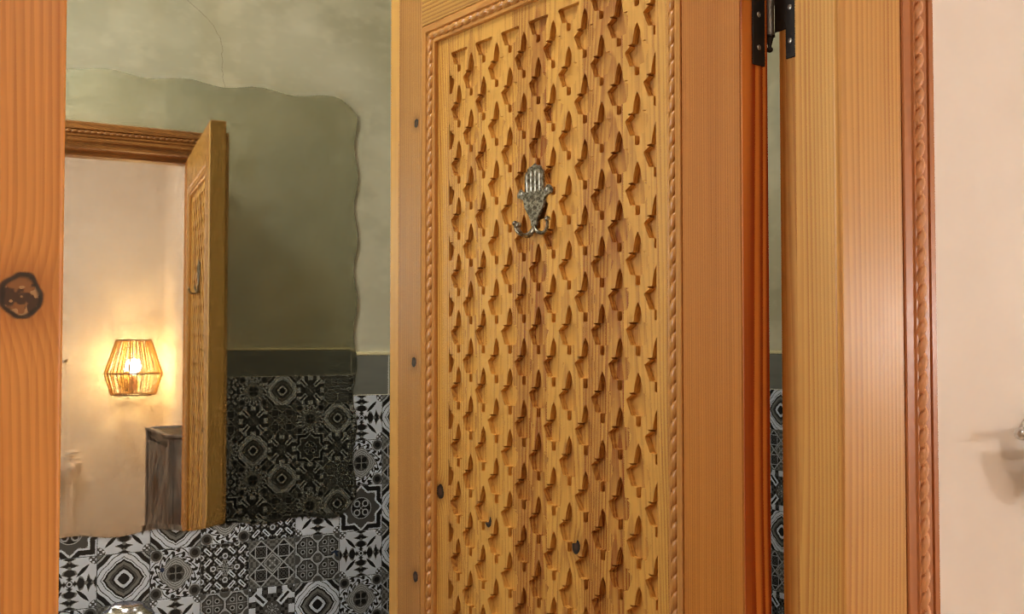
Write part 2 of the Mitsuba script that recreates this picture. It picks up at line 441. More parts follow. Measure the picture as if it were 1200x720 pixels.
def t_bars(x, y, X, Y):
    c = mi.Color3f(DG)
    tex = dr.sin(X * 19 + 2) * dr.sin(Y * 19 + 2)
    c = over(c, BK, smoothstep(-0.1, 0.2, tex))
    c = over(c, WH, smoothstep(0.08, 0.14, dr.maximum(X, Y) - 0.62) * smoothstep(0.05, 0.15, dr.sin(dr.minimum(X, Y) * 13 + 0.6)))
    s, d = (X + Y) * 0.7071, (X - Y) * 0.7071
    c = over(c, WH, (1 - smoothstep(0.15, 0.17, dr.abs(d))) * smoothstep(0.40, 0.43, s) * (1 - smoothstep(1.1, 1.13, s)))
    c = over(c, BK, (1 - smoothstep(0.05, 0.065, dr.abs(d))) * smoothstep(0.47, 0.5, s) * (1 - smoothstep(1.03, 1.06, s)))
    c = over(c, DG, disc(X, Y, 0, 0, 0.36))
    th = dr.atan2(Y + 1e-6, X + 1e-6)
    r = dr.sqrt(X * X + Y * Y)
    c = over(c, LG, line(r - 0.2 - 0.08 * dr.cos(8 * th), 0.025))
    return over(c, LG, disc(X, Y, 0, 0, 0.06))


PATTERNS = dict(D=t_diamond, M=t_medallion, S=t_spindle, O=t_octagon, L=t_lattice, C=t_capsule, G=t_octagram, B=t_bars)
for k_, fn_ in PATTERNS.items():
    bsdf('tile_' + k_, type='principled', base_color=proc(wrap(fn_)), roughness=0.38, specular=0.45)

bsdf('silver_aged', type='principled', base_color=proc(lambda p, n, uv: mix(rgb(96, 88, 74), rgb(176, 168, 152), smoothstep(0.3, 0.75, fbm(p.x * 260, p.y * 260, p.z * 260, 3)))), roughness=0.36, metallic=0.9)
plain('silver_bright', rgb(206, 206, 204), 0.22, metallic=1.0)
bsdf('chrome', type='roughconductor', material='Cr', alpha=0.06)
scene['mirror_silver'] = {'type': 'conductor', 'material': 'Ag', 'specular_reflectance': {'type': 'rgb', 'value': [0.85, 0.865, 0.82]}}
plain('glass_edge', (0.02, 0.035, 0.025), 0.3)
plain('brown_wire', rgb(92, 58, 28), 0.6)
bsdf('rattan', type='principled', base_color=proc(lambda p, n, uv: mix(rgb(214, 160, 88), rgb(170, 110, 50), noise(p.x * 160, p.y * 160, p.z * 30))), roughness=0.7)
plain('lamp_socket', rgb(190, 150, 120), 0.5)
plain('lamp_metal', rgb(120, 92, 60), 0.4, metallic=0.6)


def chest_fn(p, n, uv):
    g = fbm(p.x * 20 + p.y * 60, p.y * 60, p.z * 5, 3)
    c = mix(rgb(76, 72, 72), rgb(146, 142, 142), smoothstep(0.25, 0.75, g))
    return mix(c, rgb(92, 66, 50), smoothstep(0.5, 0.75, fbm(p.x * 9, p.y * 9, p.z * 9 + 4, 3)) * 0.6)


bsdf('chest_wood', type='principled', base_color=proc(chest_fn), roughness=0.55)
plain('chest_dark', rgb(38, 30, 26), 0.6)
plain('cream_cloth', rgb(250, 238, 226), 0.95, sheen=0.4)
plain('white_ceramic', rgb(230, 228, 222), 0.2)
plain('counter_stone', rgb(150, 145, 138), 0.35)
plain('lamp_cap', rgb(220, 215, 205), 0.5)

# ------------------------------------------------------------------ shell
YB, YI, YH, XR, XL, CEIL = 2.1893, 0.8682, 0.748, 1.86, -0.42, 2.7
ZT = CZ - 0.1218          # top of the printed tiles
ZS = 1.3877               # top of the grey strip

add('wall_back', cbox(XL - 0.1, XR + 0.1, YB + 0.0065, YB + 0.12, 0, CEIL), 'plaster_green', label='grey-green polished plaster wall behind the wavy mirror, printed tiles below', kind='structure')
add('wall_right', cbox(XR + 0.0065, XR + 0.12, YI, YB + 0.0064, 0, CEIL), 'plaster_green', label='bathroom side wall seen through the gap beside the hinge', kind='structure')
add('wall_left', cat([cbox(XL - 0.12, XL, YI, 1.00, 0, CEIL), cbox(XL - 0.12, XL, 1.42, YB + 0.0064, 0, CEIL), cbox(XL - 0.12, XL, 1.00, 1.42, 0, 1.40), cbox(XL - 0.12, XL, 1.00, 1.42, 2.00, CEIL)]), 'plaster_green', label='plastered bathroom wall left of the mirror', kind='structure')
OX0, OX1, OZ = -0.010, 0.8875, 2.1075     # the hole the frame fills
add('wall_doorway', cat([cbox(OX1, 3.0, YH, 0.806, 0, CEIL), cbox(-2.2, OX0, YH, 0.806, 0, CEIL), cbox(OX0, OX1, YH, 0.806, OZ, CEIL)]), 'plaster_pink',
    label='pale pinkish plaster wall right of the pine door frame', kind='structure')
add('wall_doorway__bathroom_plaster', cat([cbox(OX1, XR + 0.0064, 0.806, YI - 0.0065, 0, CEIL), cbox(XL, OX0, 0.806, YI - 0.0065, 0, CEIL), cbox(OX0, OX1, 0.806, YI - 0.0065, OZ, CEIL)]), 'plaster_green',
    label='grey-green plaster side seen in the mirror')
add('floor', cbox(-2.2, 3.0, -1.95, YI - 0.08, -0.1, 0), 'floor_stone', label='pale stone bedroom floor', kind='structure')
add('floor_bathroom', cbox(XL - 0.1, XR + 0.1, YI - 0.079, YB + 0.1, -0.1, 0), 'floor_stone', label='pale stone bathroom floor', kind='structure')
add('ceiling', cbox(-2.2, 3.0, -1.95, 0.806, CEIL, CEIL + 0.1), 'ceiling_white', label='white bedroom ceiling', kind='structure')
add('ceiling_bathroom', cbox(XL - 0.1, XR + 0.1, 0.8061, YB + 0.1, CEIL, CEIL + 0.1), 'ceiling_white', label='white bathroom ceiling', kind='structure')
BX, BY, BYR = 1.2225, -1.83, -1.25
add('wall_bedroom', cat([cbox(-2.2, BX, BY - 0.12, BY, 0, CEIL)]), 'plaster_pink', label='cream bedroom wall behind the glowing wall lamp in the mirror', kind='structure')
add('wall_corner', cbox(BX, 3.0, BY - 0.12, BYR, 0, CEIL), 'plaster_pink', label='cream wall return right of the glowing wall lamp in the mirror', kind='structure')
add('wall_bedroom_left', cbox(-2.32, -2.2, BY - 0.12, 0.806, 0, CEIL), 'plaster_pink', label='cream bedroom wall on the left, outside the picture', kind='structure')
add('wall_bedroom_right', cbox(3.0, 3.12, BYR, 0.806, 0, CEIL), 'plaster_pink', label='cream bedroom wall on the right, outside the picture', kind='structure')

# ---- tiles: each its own part
TS = 0.1


def tile_mesh():
    h, c, t = 0.0494, 0.0010, 0.006
    v = [(-h + c, 0, -h + c), (h - c, 0, -h + c), (h - c, 0, h - c), (-h + c, 0, h - c), (-h, c, -h), (h, c, -h), (h, c, h), (-h, c, h), (-h, t, -h), (h, t, -h), (h, t, h), (-h, t, h)]
    f = [(0, 1, 2), (0, 2, 3)]
    for a in (0, 4):
        for i in range(4):
            j = (i + 1) % 4
            f += [(a + i, a + 4 + i, a + 4 + j), (a + i, a + 4 + j, a + j)]
    v = np.array(v, float)
    return trimesh.Trimesh(v, f, process=False), np.c_[v[:, 0] / 0.098 + 0.5, v[:, 2] / 0.098 + 0.5]


tm, tuv = tile_mesh()
tile_ply = {k: mikit.ply(tm, 'tile_' + k, False, uv=tuv) for k in PATTERNS}
cv = np.array(tm.vertices)
cv[:, 0] = np.where(cv[:, 0] > 0, cv[:, 0] - 0.0515, cv[:, 0])     # the part of a tile right of the jamb, cut at its left
cut_ply = {k: mikit.ply(trimesh.Trimesh(cv, tm.faces, process=False), 'tile_' + k, False, uv=np.c_[cv[:, 0] / 0.098 + 0.5, tuv[:, 1]]) for k in 'CLMG'}
rnd = random.Random(11)


def lay(wall, cols, rows, centre, turn, known):
    for c in cols:
        for r in rows:
            pat = known.get((c, r)) or rnd.choice('DMSOLCGBSM' if (wall, c) != ('wall_doorway', 0) else 'CLMG')
            x, y = centre(c)
            add(f'{wall}__tile', {**(cut_ply if wall == 'wall_doorway' and c == 0 else tile_ply)[pat], 'to_world': T4().translate([x, y, ZT - 0.05 - TS * r]).rotate([0, 0, 1], turn)}, None)


kb = {}
for r, row in {0: 'DCSB?SD', 1: 'OGMDB?ML', 2: 'GSDMCSGD', 3: 'SDMCLOSD', 4: 'MLSOBDML', 5: 'DCGMSLOC'}.items():
    for i, ch in enumerate(row):
        if ch != '?':
            kb[(i - 1, r)] = ch
kb[(5, 0)], kb[(6, 0)], kb[(5, 1)], kb[(6, 1)] = 'S', 'D', 'M', 'L'
lay('wall_back', range(-7, 16), range(0, 8), lambda c: (0.3103 - 0.05 + TS * (c + 0.0) + 0.1, YB), 0, kb)
kd = {}
for r, row in {0: 'CMDBOL', 1: 'LBLMDS', 2: 'MDBGBO', 3: 'CMDBOL', 4: 'GBLMDS'}.items():
    for i, ch in enumerate(row):
        kd[(i, r)] = ch
lay('wall_doorway', range(0, 9), range(0, 8), lambda c: (0.987 - 0.1 + 0.06 * 0 + TS * c + 0.0, YI), 180, {(c, r): v for (c, r), v in kd.items()})
kr = {}
for c in range(13):
    for r in range(8):
        kr[(c, r)] = 'DLB'[r % 3] if c == 10 else None
lay('wall_right', range(0, 13), range(0, 8), lambda c: (XR, 0.9402 + TS * c - 0.02), -90, {k: v for k, v in kr.items() if v})

# grey strip tiles above, and the lighter grout bed behind all tiles
def strip(wall, joints, place):
    for a, b in zip(joints[:-1], joints[1:]):
        add(f'{wall}__strip_tile', place(a + 0.0012, b - 0.0012, 0.0, 0.0062, ZT + 0.0018, ZS), 'strip_grey', label='plain grey border tile')


JB = [XL, -0.2748, 0.3252, 0.9252, 1.5252, XR]
back_box = lambda a, b, d0, d1, z0, z1, c=0.0: cbox(a, b, YB + d0, YB + d1, z0, z1, c)
strip('wall_back', JB, lambda a, b, d0, d1, z0, z1: back_box(a, b, d0, d1, z0, z1, 0.0008))
add('wall_back__grout', back_box(XL, XR, 0.0009, 0.0064, 0.05, ZT - 0.0002), 'grout', label='pale grout bed')
add('wall_back__strip_grout', back_box(XL, XR, 0.0007, 0.0064, ZT, ZS), 'grout_pale', label='white grout round the grey border tiles')
add('wall_back__ledge', back_box(XL, XR, -0.0012, 0.0064, ZS + 0.0001, ZS + 0.0075, 0.0012), 'grout_ledge', label='cream bead along the top of the tiling')
plain('blue_ink', (0.012, 0.022, 0.06), 0.5)
add('wall_back__blue_spot', lathe([(0, -0.0007), (0.0034, -0.0006), (0.0045, 0.0002), (0, 0.0002)], (0.4338, YB, 0.9574), 20, 'y'), 'blue_ink', 40, label='small dark blue spot on a medallion tile')
add('wall_back__blue_spot', cat([tube([(0.7915, YB - 0.0001, 0.9545), (0.7990, YB - 0.0001, 0.9590), (0.8070, YB - 0.0001, 0.9570)], 0.0038, 8).apply_translation((0, 0.0030, 0)), tube([(0.7990, YB - 0.0001, 0.9600), (0.8030, YB - 0.0001, 0.9520), (0.8062, YB - 0.0001, 0.9480)], 0.0032, 8).apply_translation((0, 0.0024, 0))]), 'blue_ink', 40, label='dark blue smear on an octagon tile')
JD = [0.8875, 1.337, XR]
door_box = lambda a, b, d0, d1, z0, z1, c=0.0: cbox(a, b, YI - d1, YI - d0, z0, z1, c)
strip('wall_doorway', JD, lambda a, b, d0, d1, z0, z1: door_box(a, b, d0, d1, z0, z1, 0.0008))
add('wall_doorway__grout', door_box(0.8875, XR, 0.0009, 0.0064, 0.05, ZT - 0.0002), 'grout', label='pale grout bed')
add('wall_doorway__strip_grout', door_box(0.8875, XR, 0.0007, 0.0064, ZT, ZS), 'grout_pale', label='white grout round the grey border tiles')
add('wall_doorway__ledge', door_box(0.8875, XR, -0.0012, 0.0064, ZS + 0.0001, ZS + 0.0075, 0.0012), 'grout_ledge', label='cream bead along the top of the tiling')
JR = [0.87, 1.47, 2.07, YB]
right_box = lambda a, b, d0, d1, z0, z1, c=0.0: cbox(XR + d0, XR + d1, a, b, z0, z1, c)
strip('wall_right', JR, lambda a, b, d0, d1, z0, z1: right_box(a, b, d0, d1, z0, z1, 0.0008))
add('wall_right__grout', right_box(0.87, YB, 0.0009, 0.0064, 0.05, ZT - 0.0002), 'grout', label='pale grout bed')
add('wall_right__strip_grout', right_box(0.87, YB, 0.0007, 0.0064, ZT, ZS), 'grout_pale', label='white grout round the grey border tiles')
add('wall_right__ledge', right_box(0.87, YB, -0.0012, 0.0064, ZS + 0.0001, ZS + 0.0075, 0.0012), 'grout_ledge', label='cream bead along the top of the tiling')

# ------------------------------------------------------------------ door frame and trims
def arc(cx, cy, r, a0, a1, n=6):
    return [(cx + r * math.cos(math.radians(a)), cy + r * math.sin(math.radians(a))) for a in np.linspace(a0, a1, n)]


FZ = 2.0155
rj = [(0.8875, 0.738), (0.8875, 0.8346), (0.811, 0.8346), (0.811, 0.797)] + arc(0.7975, 0.795, 0.002, 90, 180, 4) + arc(0.8015, 0.744, 0.006, 180, 270, 8)
lj = [(-0.010, 0.738)] + arc(0.0783, 0.7415, 0.0035, 270, 360, 6) + arc(0.0798, 0.795, 0.002, 0, 90, 4) + [(0.0663, 0.797), (0.0663, 0.8346), (-0.010, 0.8346)]
add('trim_1__hinge_jamb', prism(rj, 0.0, FZ), 'pine_jamb', 35, label='glossy honey pine jamb on the hinge side')
add('trim_1__latch_jamb', prism(lj, 0.0, FZ), 'pine_jamb_knotty', 35, label='orange pine jamb with a large dark knot')
hd = [(0.738, FZ), (0.797, FZ), (0.797, FZ + 0.0145), (0.868, FZ + 0.0145), (0.868, OZ), (0.738, OZ)]
add('trim_1__head', prism(hd, OX0, OX1, lambda v: np.c_[v[:, 2], v[:, 0], v[:, 1]]), 'pine_head', label='dark underside of the door head seen in the mirror')
tag('trim_1', 'varnished pine door frame around the open doorway', kind='structure')

# hall-side moulding with carved bead: profile across (x from the opening outwards) and depth
def casing_profile(w):
    return [(0, 0), (0, 0.006), (0.0012, 0.0075), (0.0125, 0.0075), (0.014, 0.0095), (0.0165, 0.0095), (0.0175, 0.005), (0.0275, 0.005), (0.029, 0.0075), (0.0365, 0.0075), (0.0372, 0.003), (0.0392, 0.003), (0.040, 0.008), (w - 0.001, 0.008), (w, 0.006), (w, 0)]


CW, X0C = 0.0480, 0.8890
prof = casing_profile(CW)
add('trim_2__hinge_side', prism([(X0C + a, 0.7435 - d) for a, d in prof], 0.0, 2.12, None), 'pine_trim', label='reddish pine moulding right of the hinge jamb')
add('trim_2__hinge_side__carved_bead', rope(2.1, 0.0080, 0.0187, lambda a, o, l: np.c_[X0C + 0.0222 + a * 0.95, 0.7372 - o, l + 0.01], flip=1.4, raised=0.85), 'pine_trim_bead', 35, label='carved scalloped bead')
add('trim_2__latch_side', prism([(-0.0115 - a, 0.7435 - d) for a, d in prof], 0.0, 2.12, None), 'pine_trim', label='pine moulding left of the knotty jamb')
add('trim_2__latch_side__carved_bead', rope(2.1, 0.0066, 0.0187, lambda a, o, l: np.c_[-0.034 + a, 0.7385 - o, l + 0.01]), 'pine_trim', 35)
add('trim_2__top', prism([(a + 2.109, 0.7435 - d) for a, d in prof], -0.0595, 0.937, lambda v: np.c_[v[:, 2], v[:, 1], v[:, 0]]), 'pine_head')
add('trim_2__top__carved_bead', rope(0.99, 0.0066, 0.0187, lambda a, o, l: np.c_[l - 0.055, 0.7385 - o, 2.1315 + a]), 'pine_head', 35)
tag('trim_2', 'pine moulding with a carved bead around the door frame on the bedroom side', kind='structure')

# bathroom-side casing (seen in the mirror)
pb = [(0, 0), (0, 0.010), (0.002, 0.012), (0.011, 0.012), (0.012, 0.008), (0.0145, 0.008), (0.016, 0.013), (0.022, 0.014), (0.0235, 0.007), (0.037, 0.007), (0.0385, 0.014), (0.058, 0.014), (0.062, 0.010), (0.062, 0)]
yb0 = 0.8622
add('trim_3__top', prism([(2.0478 + a, yb0 + 0.006 + d) for a, d in pb], -0.072, 0.832, lambda v: np.c_[v[:, 2], v[:, 1], v[:, 0]]), 'pine_head', label='pine casing above the doorway seen in the mirror')
add('trim_3__top__carved_bead', rope(0.890, 0.0072, 0.019, lambda a, o, l: np.c_[l - 0.066, yb0 + 0.013 + o, 2.0783 + a]), 'pine_head', 35, label='carved twisted bead')
add('trim_3__latch_side', prism([(-0.010 - a, yb0 + 0.006 + d) for a, d in pb], 0.0, 2.0477), 'pine_head')
add('trim_3__latch_side__carved_bead', rope(2.03, 0.0072, 0.019, lambda a, o, l: np.c_[-0.0405 + a, yb0 + 0.013 + o, l + 0.008]), 'pine_head', 35)
tag('trim_3', 'pine casing with a twisted bead around the doorway, reflected in the mirror', kind='structure')

# ------------------------------------------------------------------ the door
DT, DZ = 0.0423, 2.0105
PO = -0.013                      # panel face behind the stile face


def dbox(s0, s1, o0, o1, z0, z1, c=0.0008):
    return dmesh(cbox(s0, s1, o0, o1, z0, z1, c))


add('door_1__stile', dbox(0.0012, 0.0881, -DT, 0, 0.012, DZ, 0.0015), 'pine_stile_hinge', label='orange straight-grained stile at the hinges')
add('door_1__stile', dbox(0.6447, 0.7130, -DT, 0, 0.012, DZ, 0.0012), 'pine_stile', label='brownish pine stile with three dark knots')
add('door_1__edge_strip', dbox(0.7133, 0.7412, -DT, -0.0005, 0.012, DZ, 0.0018), 'pine_strip', label='pale lipping along the free edge')
add('door_1__rebate_lip', dbox(0.7160, 0.7405, -DT - 0.008, -DT - 0.0002, 0.012, DZ - 0.032, 0.0012), 'pine_free_edge')
add('door_1__hinge_edge', dbox(-0.0006, 0.0011, -DT + 0.0002, -0.0004, 0.0125, DZ - 0.0005, 0.0003), 'pine_edge', label='deep orange striped hinge edge')
add('door_1__rail', dbox(0.0883, 0.6445, -DT, 0, 1.9121, DZ, 0.0012), 'pine_rail', label='top rail')
add('door_1__rail', dbox(0.0883, 0.6445, -DT, 0, 0.012, 0.17, 0.0012), 'pine_rail', label='bottom rail')

# carved panel: pointed eight-corner stars with a slot, sunk into the board
half = [(0.0006, 0.0), (0.0040, -0.0059), (0.0066, -0.0150), (0.0082, -0.0240), (0.0160, -0.0244), (0.0158, -0.0252), (0.0118, -0.0268), (0.0216, -0.0326), (0.0128, -0.0516), (0.0042, -0.0525), (0.0042, -0.0625), (0.0026, -0.0648)]
star = np.array([(a, b) for a, b in half] + [(-a, b) for a, b in half[::-1]])[::-1]
SP, ZP, S0, Z0 = 0.06417, 0.0849, 0.5585, 1.4665
CUT = (0.1418, 0.5852, 0.215, 1.8600)
P0, P1, PZ0, PZ1 = 0.0885, 0.6443, 0.165, 1.9119
slab = m3.Manifold.extrude(m3.CrossSection([[(P0, PZ0), (P1, PZ0), (P1, PZ1), (P0, PZ1)]]), 0.016)
cells = []
for half_col in range(0, 15):
    s = S0 + SP / 2 - half_col * SP / 2
    alt = (half_col % 2 == 0)
    for k in range(-17, 7):
        z = Z0 + ZP * k - (ZP / 2 if alt else 0)
        cells.append(m3.CrossSection([[(s + a, z + b) for a, b in star]]))
cs = m3.CrossSection.batch_boolean(cells, m3.OpType.Add)
cs = cs ^ m3.CrossSection([[(CUT[0], CUT[2]), (CUT[1], CUT[2]), (CUT[1], CUT[3]), (CUT[0], CUT[3])]])
carve = m3.Manifold.extrude(cs, 0.02).translate((0, 0, 0.016 - 0.0088))
slots = [m3.CrossSection([[(S0 + SP / 2 - h * SP / 2 + a, Z0 + ZP * k - (ZP / 2 if h % 2 == 0 else 0) + b) for a, b in ((-0.0041, -0.064), (0.0041, -0.064), (0.0041, -0.056), (-0.0041, -0.056))]]) for h in range(15) for k in range(-17, 7)]
scs = m3.CrossSection.batch_boolean(slots, m3.OpType.Add) ^ m3.CrossSection([[(CUT[0], CUT[2]), (CUT[1], CUT[2]), (CUT[1], CUT[3]), (CUT[0], CUT[3])]])
carve = carve + m3.Manifold.extrude(scs, 0.02).translate((0, 0, 0.016 - 0.0118))
pm = (slab - carve).to_mesh()
pv = np.array(pm.vert_properties[:, :3], float)
panel = trimesh.Trimesh(np.c_[pv[:, 0], PO - 0.016 + pv[:, 2], pv[:, 1]], pm.tri_verts, process=False)
panel.vertices = dw(np.array(panel.vertices))
if panel.volume < 0:
    panel.invert()
add('door_1__panel', panel, 'pine_panel', label='carved pine panel of sunk pointed star shapes')

# mouldings round the panel: groove, band, carved bead, fall to the panel
def mould(name, to, length, mat, flip=1.0, label=None):
    pr = [(0.0, -0.0125), (0.0, -0.002), (0.0011, -0.0022), (0.0012, -0.0005), (0.0022, 0.0004), (0.0105, -0.0006), (0.0120, -0.0052), (0.0230, -0.0060), (0.0242, -0.0046), (0.0278, -0.0056), (0.0285, -0.0075), (0.0285, -0.0125)]
    m = prism(pr, 0, length, None)
    v = np.array(m.vertices)
    # mitre: shorten towards the inside at both ends
    v[:, 2] = np.where(v[:, 2] < length / 2, v[:, 0], length - v[:, 0])
    w = trimesh.Trimesh(to(v[:, 0], v[:, 1], v[:, 2]), m.faces, process=False)
    if w.volume < 0:
        w.invert()
    k = add('door_1__moulding', w, mat, 20, label=label)
    add(k + '__carved_bead', rope(length - 0.036, 0.0062, 0.0196, lambda a, o, l: to(0.0176 + a, -0.0062 + o, l + 0.018), flip=flip), mat, 30)


PH = 1.9121 - 0.17
mould('left', lambda a, o, l: dw(np.c_[0.6445 - a, o, 0.17 + l]), PH, 'pine_moulding', 1.0)
mould('right', lambda a, o, l: dw(np.c_[0.0882 + a, o, 0.17 + l]), PH, 'pine_moulding', -1.0)
mould('top', lambda a, o, l: dw(np.c_[0.0882 + l, o, 1.9121 - a]), 0.6445 - 0.0882, 'pine_rail_bead')
mould('bottom', lambda a, o, l: dw(np.c_[0.0882 + l, o, 0.17 + a]), 0.6445 - 0.0882, 'pine_rail')
tag('door_1', 'open pine door with a carved star panel and a silver hand-shaped hook', kind='structure')

# ------------------------------------------------------------------ hinge at the top right
HZ0, HZ1 = 1.7181, 1.90
KX, KY = 0.8085, 0.8470


def edge_pt(o, z, out=0.0):
    """a point on the hinge edge of the door"""
    return dw(np.array([[-0.0006 - out, o, z]]))[0]


leaf = cbox(-0.0024, -0.0007, -0.0365, -0.0165, HZ0, HZ1, 0.0005)
add('hinge__door_leaf', dmesh(leaf), 'iron')
lf = [(0.820, 0.0)]
jl = cat([cbox(0.8092, 0.8108, 0.7990, 0.8235, 1.7245, HZ1, 0.0004), cbox(0.8092, 0.8108, 0.8235, 0.8400, 1.7575, HZ1 - 0.035, 0.0004)])
add('hinge__frame_leaf', jl, 'iron')
add('hinge__knuckle', lathe([(0, 1.7560), (0.0052, 1.7562), (0.0058, 1.758), (0.0054, 1.760), (0.0050, 1.7635), (0.0050, 1.789), (0.0061, 1.7905), (0.0061, 1.7960), (0.0050, 1.7975), (0.0050, 1.826), (0, 1.826)], (KX, KY, 0), 28), 'iron_worn', 40, label='worn steel knuckle')
add('hinge__finial', lathe([(0, 1.7372), (0.0022, 1.7377), (0.0035, 1.7395), (0.0036, 1.7412), (0.0022, 1.7432), (0.0019, 1.7445), (0.0030, 1.7480), (0.0042, 1.7535), (0.0060, 1.7545), (0.0060, 1.7559), (0, 1.7559)], (KX, KY, 0), 28), 'iron', 40, label='turned drop tip')


def screw(c, nrm):
    n = np.asarray(nrm, float)
    m = lathe([(0, 0), (0.0031, 0), (0.0030, 0.0005), (0.0024, 0.0009), (0.0012, 0.0011), (0.0012, 0.0004), (0, 0.0003)], n=18)
    u = trimesh.geometry.align_vectors([0, 0, 1], n)
    m.apply_transform(u)
    m.apply_translation(c)
    return m


for z in (1.7375, 1.7735, 1.8095, 1.8600):
    add('hinge__screw', screw(dw(np.array([[-0.0024, -0.0262, z]]))[0], [-E2[0], -E2[1], 0]), 'screw', 30)
for z in (1.7430, 1.7795, 1.8150, 1.8620):
    add('hinge__screw', screw([0.8092, 0.8168, z], [-1, 0, 0]), 'screw', 30)
tag('hinge', 'black iron hinge with a drop tip between the open door and the jamb', 'hinge')

# ------------------------------------------------------------------ hand-shaped hooks
def hand_outline():
    r = [(0.0030, 0.0495), (0.0065, 0.0480), (0.0085, 0.0462), (0.0105, 0.0478), (0.0135, 0.0455), (0.0150, 0.0425), (0.0175, 0.0415), (0.0195, 0.0380), (0.0200, 0.0300), (0.0200, 0.0150), (0.0215, 0.0135),
         (0.0265, 0.0160), (0.0310, 0.0195), (0.0345, 0.0170), (0.0385, 0.0125), (0.0375, 0.0085), (0.0300, 0.0070), (0.0240, 0.0040), (0.0225, -0.0020), (0.0205, -0.0080), (0.0150, -0.0150), (0.0095, -0.0215), (0.0065, -0.0275), (0.0060, -0.0330)]
    return [(0.0, 0.0512)] + r + [(-a, b) for a, b in r[::-1]]


def hand_hook(name, to, k=1.0, arms=(-1, 1), post=0.0, silver='silver_aged'):
    """to maps local (a across, b up, c out of the surface) to the world"""
    def put(m):
        m = m.copy()
        v = np.array(m.vertices) * k
        m.vertices = to(v)
        if m.volume < 0:
            m.invert()
        return m
    base = sg.Polygon(hand_outline()).buffer(0.0004)
    layers = [prism(base, 0.0, 0.0022), prism(base.buffer(-0.0012), 0.0022, 0.0030)]
    add(f'{name}__hand_plate', put(cat(layers)), silver)
    fing = []
    for x in (-0.0135, -0.0045, 0.0045, 0.0135):
        top = 0.0465 - abs(x) * 0.35
        fing.append(tube([(x, 0.013, 0.0030), (x, 0.030, 0.0034), (x, top - 0.004, 0.0032)], 0.0023, 8, [0.8, 1, 0.75]))
    add(f'{name}__fingers', put(cat(fing)), silver, 40, label='four raised fingers')
    orn = []
    for cx, cy, rr in ((0, 0.001, 0.0062), (0, 0.001, 0.0036), (0, -0.011, 0.0035), (0.011, 0.004, 0.003), (-0.011, 0.004, 0.003), (0.0, 0.0105, 0.0024)):
        a = np.linspace(0, 2 * np.pi, 19)
        orn.append(tube(np.c_[cx + rr * np.cos(a), cy + rr * np.sin(a), np.full(19, 0.0031)], 0.0006, 6))
    orn.append(lathe([(0, 0.0028), (0.0016, 0.0030), (0.0012, 0.0042), (0, 0.0046)], (0, 0.001, 0), 14))
    b = np.array(hand_outline())
    ring = np.r_[b, b[:1]]
    orn.append(tube(np.c_[ring[:, 0] * 0.95, ring[:, 1] * 0.975, np.full(len(ring), 0.0028)], 0.0008, 6))
    add(f'{name}__engraving', put(cat(orn)), silver, 40, label='raised eye and ring ornament')
    for sx in (-1, 1):
        scr = lathe([(0, 0), (0.0034, 0), (0.0032, 0.0008), (0.0020, 0.0017), (0, 0.0020)], (sx * 0.0275, 0.0125, 0.0026), 16)
        add(f'{name}__screw', put(scr), 'screw', 40)
    pts = smooth_path([(0, -0.029, 0.002), (0, -0.039, 0.004), (0, -0.0470, 0.010), (0, -0.0485, 0.018), (0, -0.0440, 0.026), (0, -0.036, 0.029)])
    add(f'{name}__hook', put(tube(pts, 0.0027, 10, np.linspace(1.1, 0.85, len(pts)))), silver, 40)
    add(f'{name}__hook__tip', put(trimesh.creation.icosphere(2, 0.0042).apply_translation((0, -0.0345, 0.0292))), silver, True)
    if post:
        add(f'{name}__wall_post', put(lathe([(0, -post / k), (0.011, -post / k), (0.011, -post / k + 0.002), (0.006, -post / k + 0.004), (0.006, 0.0), (0, 0.0)], (0, 0.0, 0), 20)), silver, 40)
    for sx in arms:
        pts = smooth_path([(0, -0.0335, 0.002), (sx * 0.009, -0.0425, 0.003), (sx * 0.021, -0.0445, 0.004), (sx * 0.031, -0.0405, 0.006), (sx * 0.0355, -0.0290, 0.008)])
        add(f'{name}__hook', put(tube(pts, 0.0025, 10, np.linspace(1.1, 0.8, len(pts)))), silver, 40)
        last = [q for q in scene if q.startswith(f'{name}__hook') and q.count('__') == 1][-1]
        add(f'{last}__tip', put(trimesh.creation.icosphere(2, 0.0037).apply_translation((sx * 0.0358, -0.0275, 0.0082))), silver, True)


hand_hook('hand_shaped_hook', lambda v: dw(np.c_[0.3722 - v[:, 0], PO + 0.0001 + v[:, 2], 1.6095 + v[:, 1]]))
tag('hand_shaped_hook', 'aged silver hand-shaped coat hook on the carved door panel', 'coat hook')

HX, HY, HZ = 1.106, YH - 0.031, 1.3185
add('ball_ended_hook__arm', tube([(HX - 0.055, HY, HZ), (HX, HY, HZ), (HX + 0.055, HY, HZ)], 0.0042, 12), 'silver_bright', 40)
for sx in (-1, 1):
    add('ball_ended_hook__ball_tip', trimesh.creation.icosphere(3, 0.0068).apply_translation((HX + sx * 0.058, HY, HZ)), 'silver_bright', True)
plate = sg.Polygon([(-0.046, -0.018), (0.046, -0.018), (0.046, -0.028), (0.038, -0.045), (0.022, -0.066), (0.0, -0.078), (-0.022, -0.066), (-0.038, -0.045), (-0.046, -0.028)]).union(sg.box(-0.012, -0.03, 0.012, 0.004)).buffer(0.0015).buffer(-0.001)
add('ball_ended_hook__plate', prism(plate, -0.0015, 0.0015, lambda v: np.c_[HX + v[:, 0], HY + v[:, 2], HZ + v[:, 1]]), 'silver_bright')
add('ball_ended_hook__wall_post', lathe([(0, 0.0), (0.014, 0.0), (0.014, 0.003), (0.006, 0.006), (0.006, 0.029), (0, 0.029)], (HX, YH, HZ), 24, 'y'), 'silver_bright', 40)
tag('ball_ended_hook', 'bright metal ball-ended hook at the right edge on the pale plaster wall', 'coat hook')

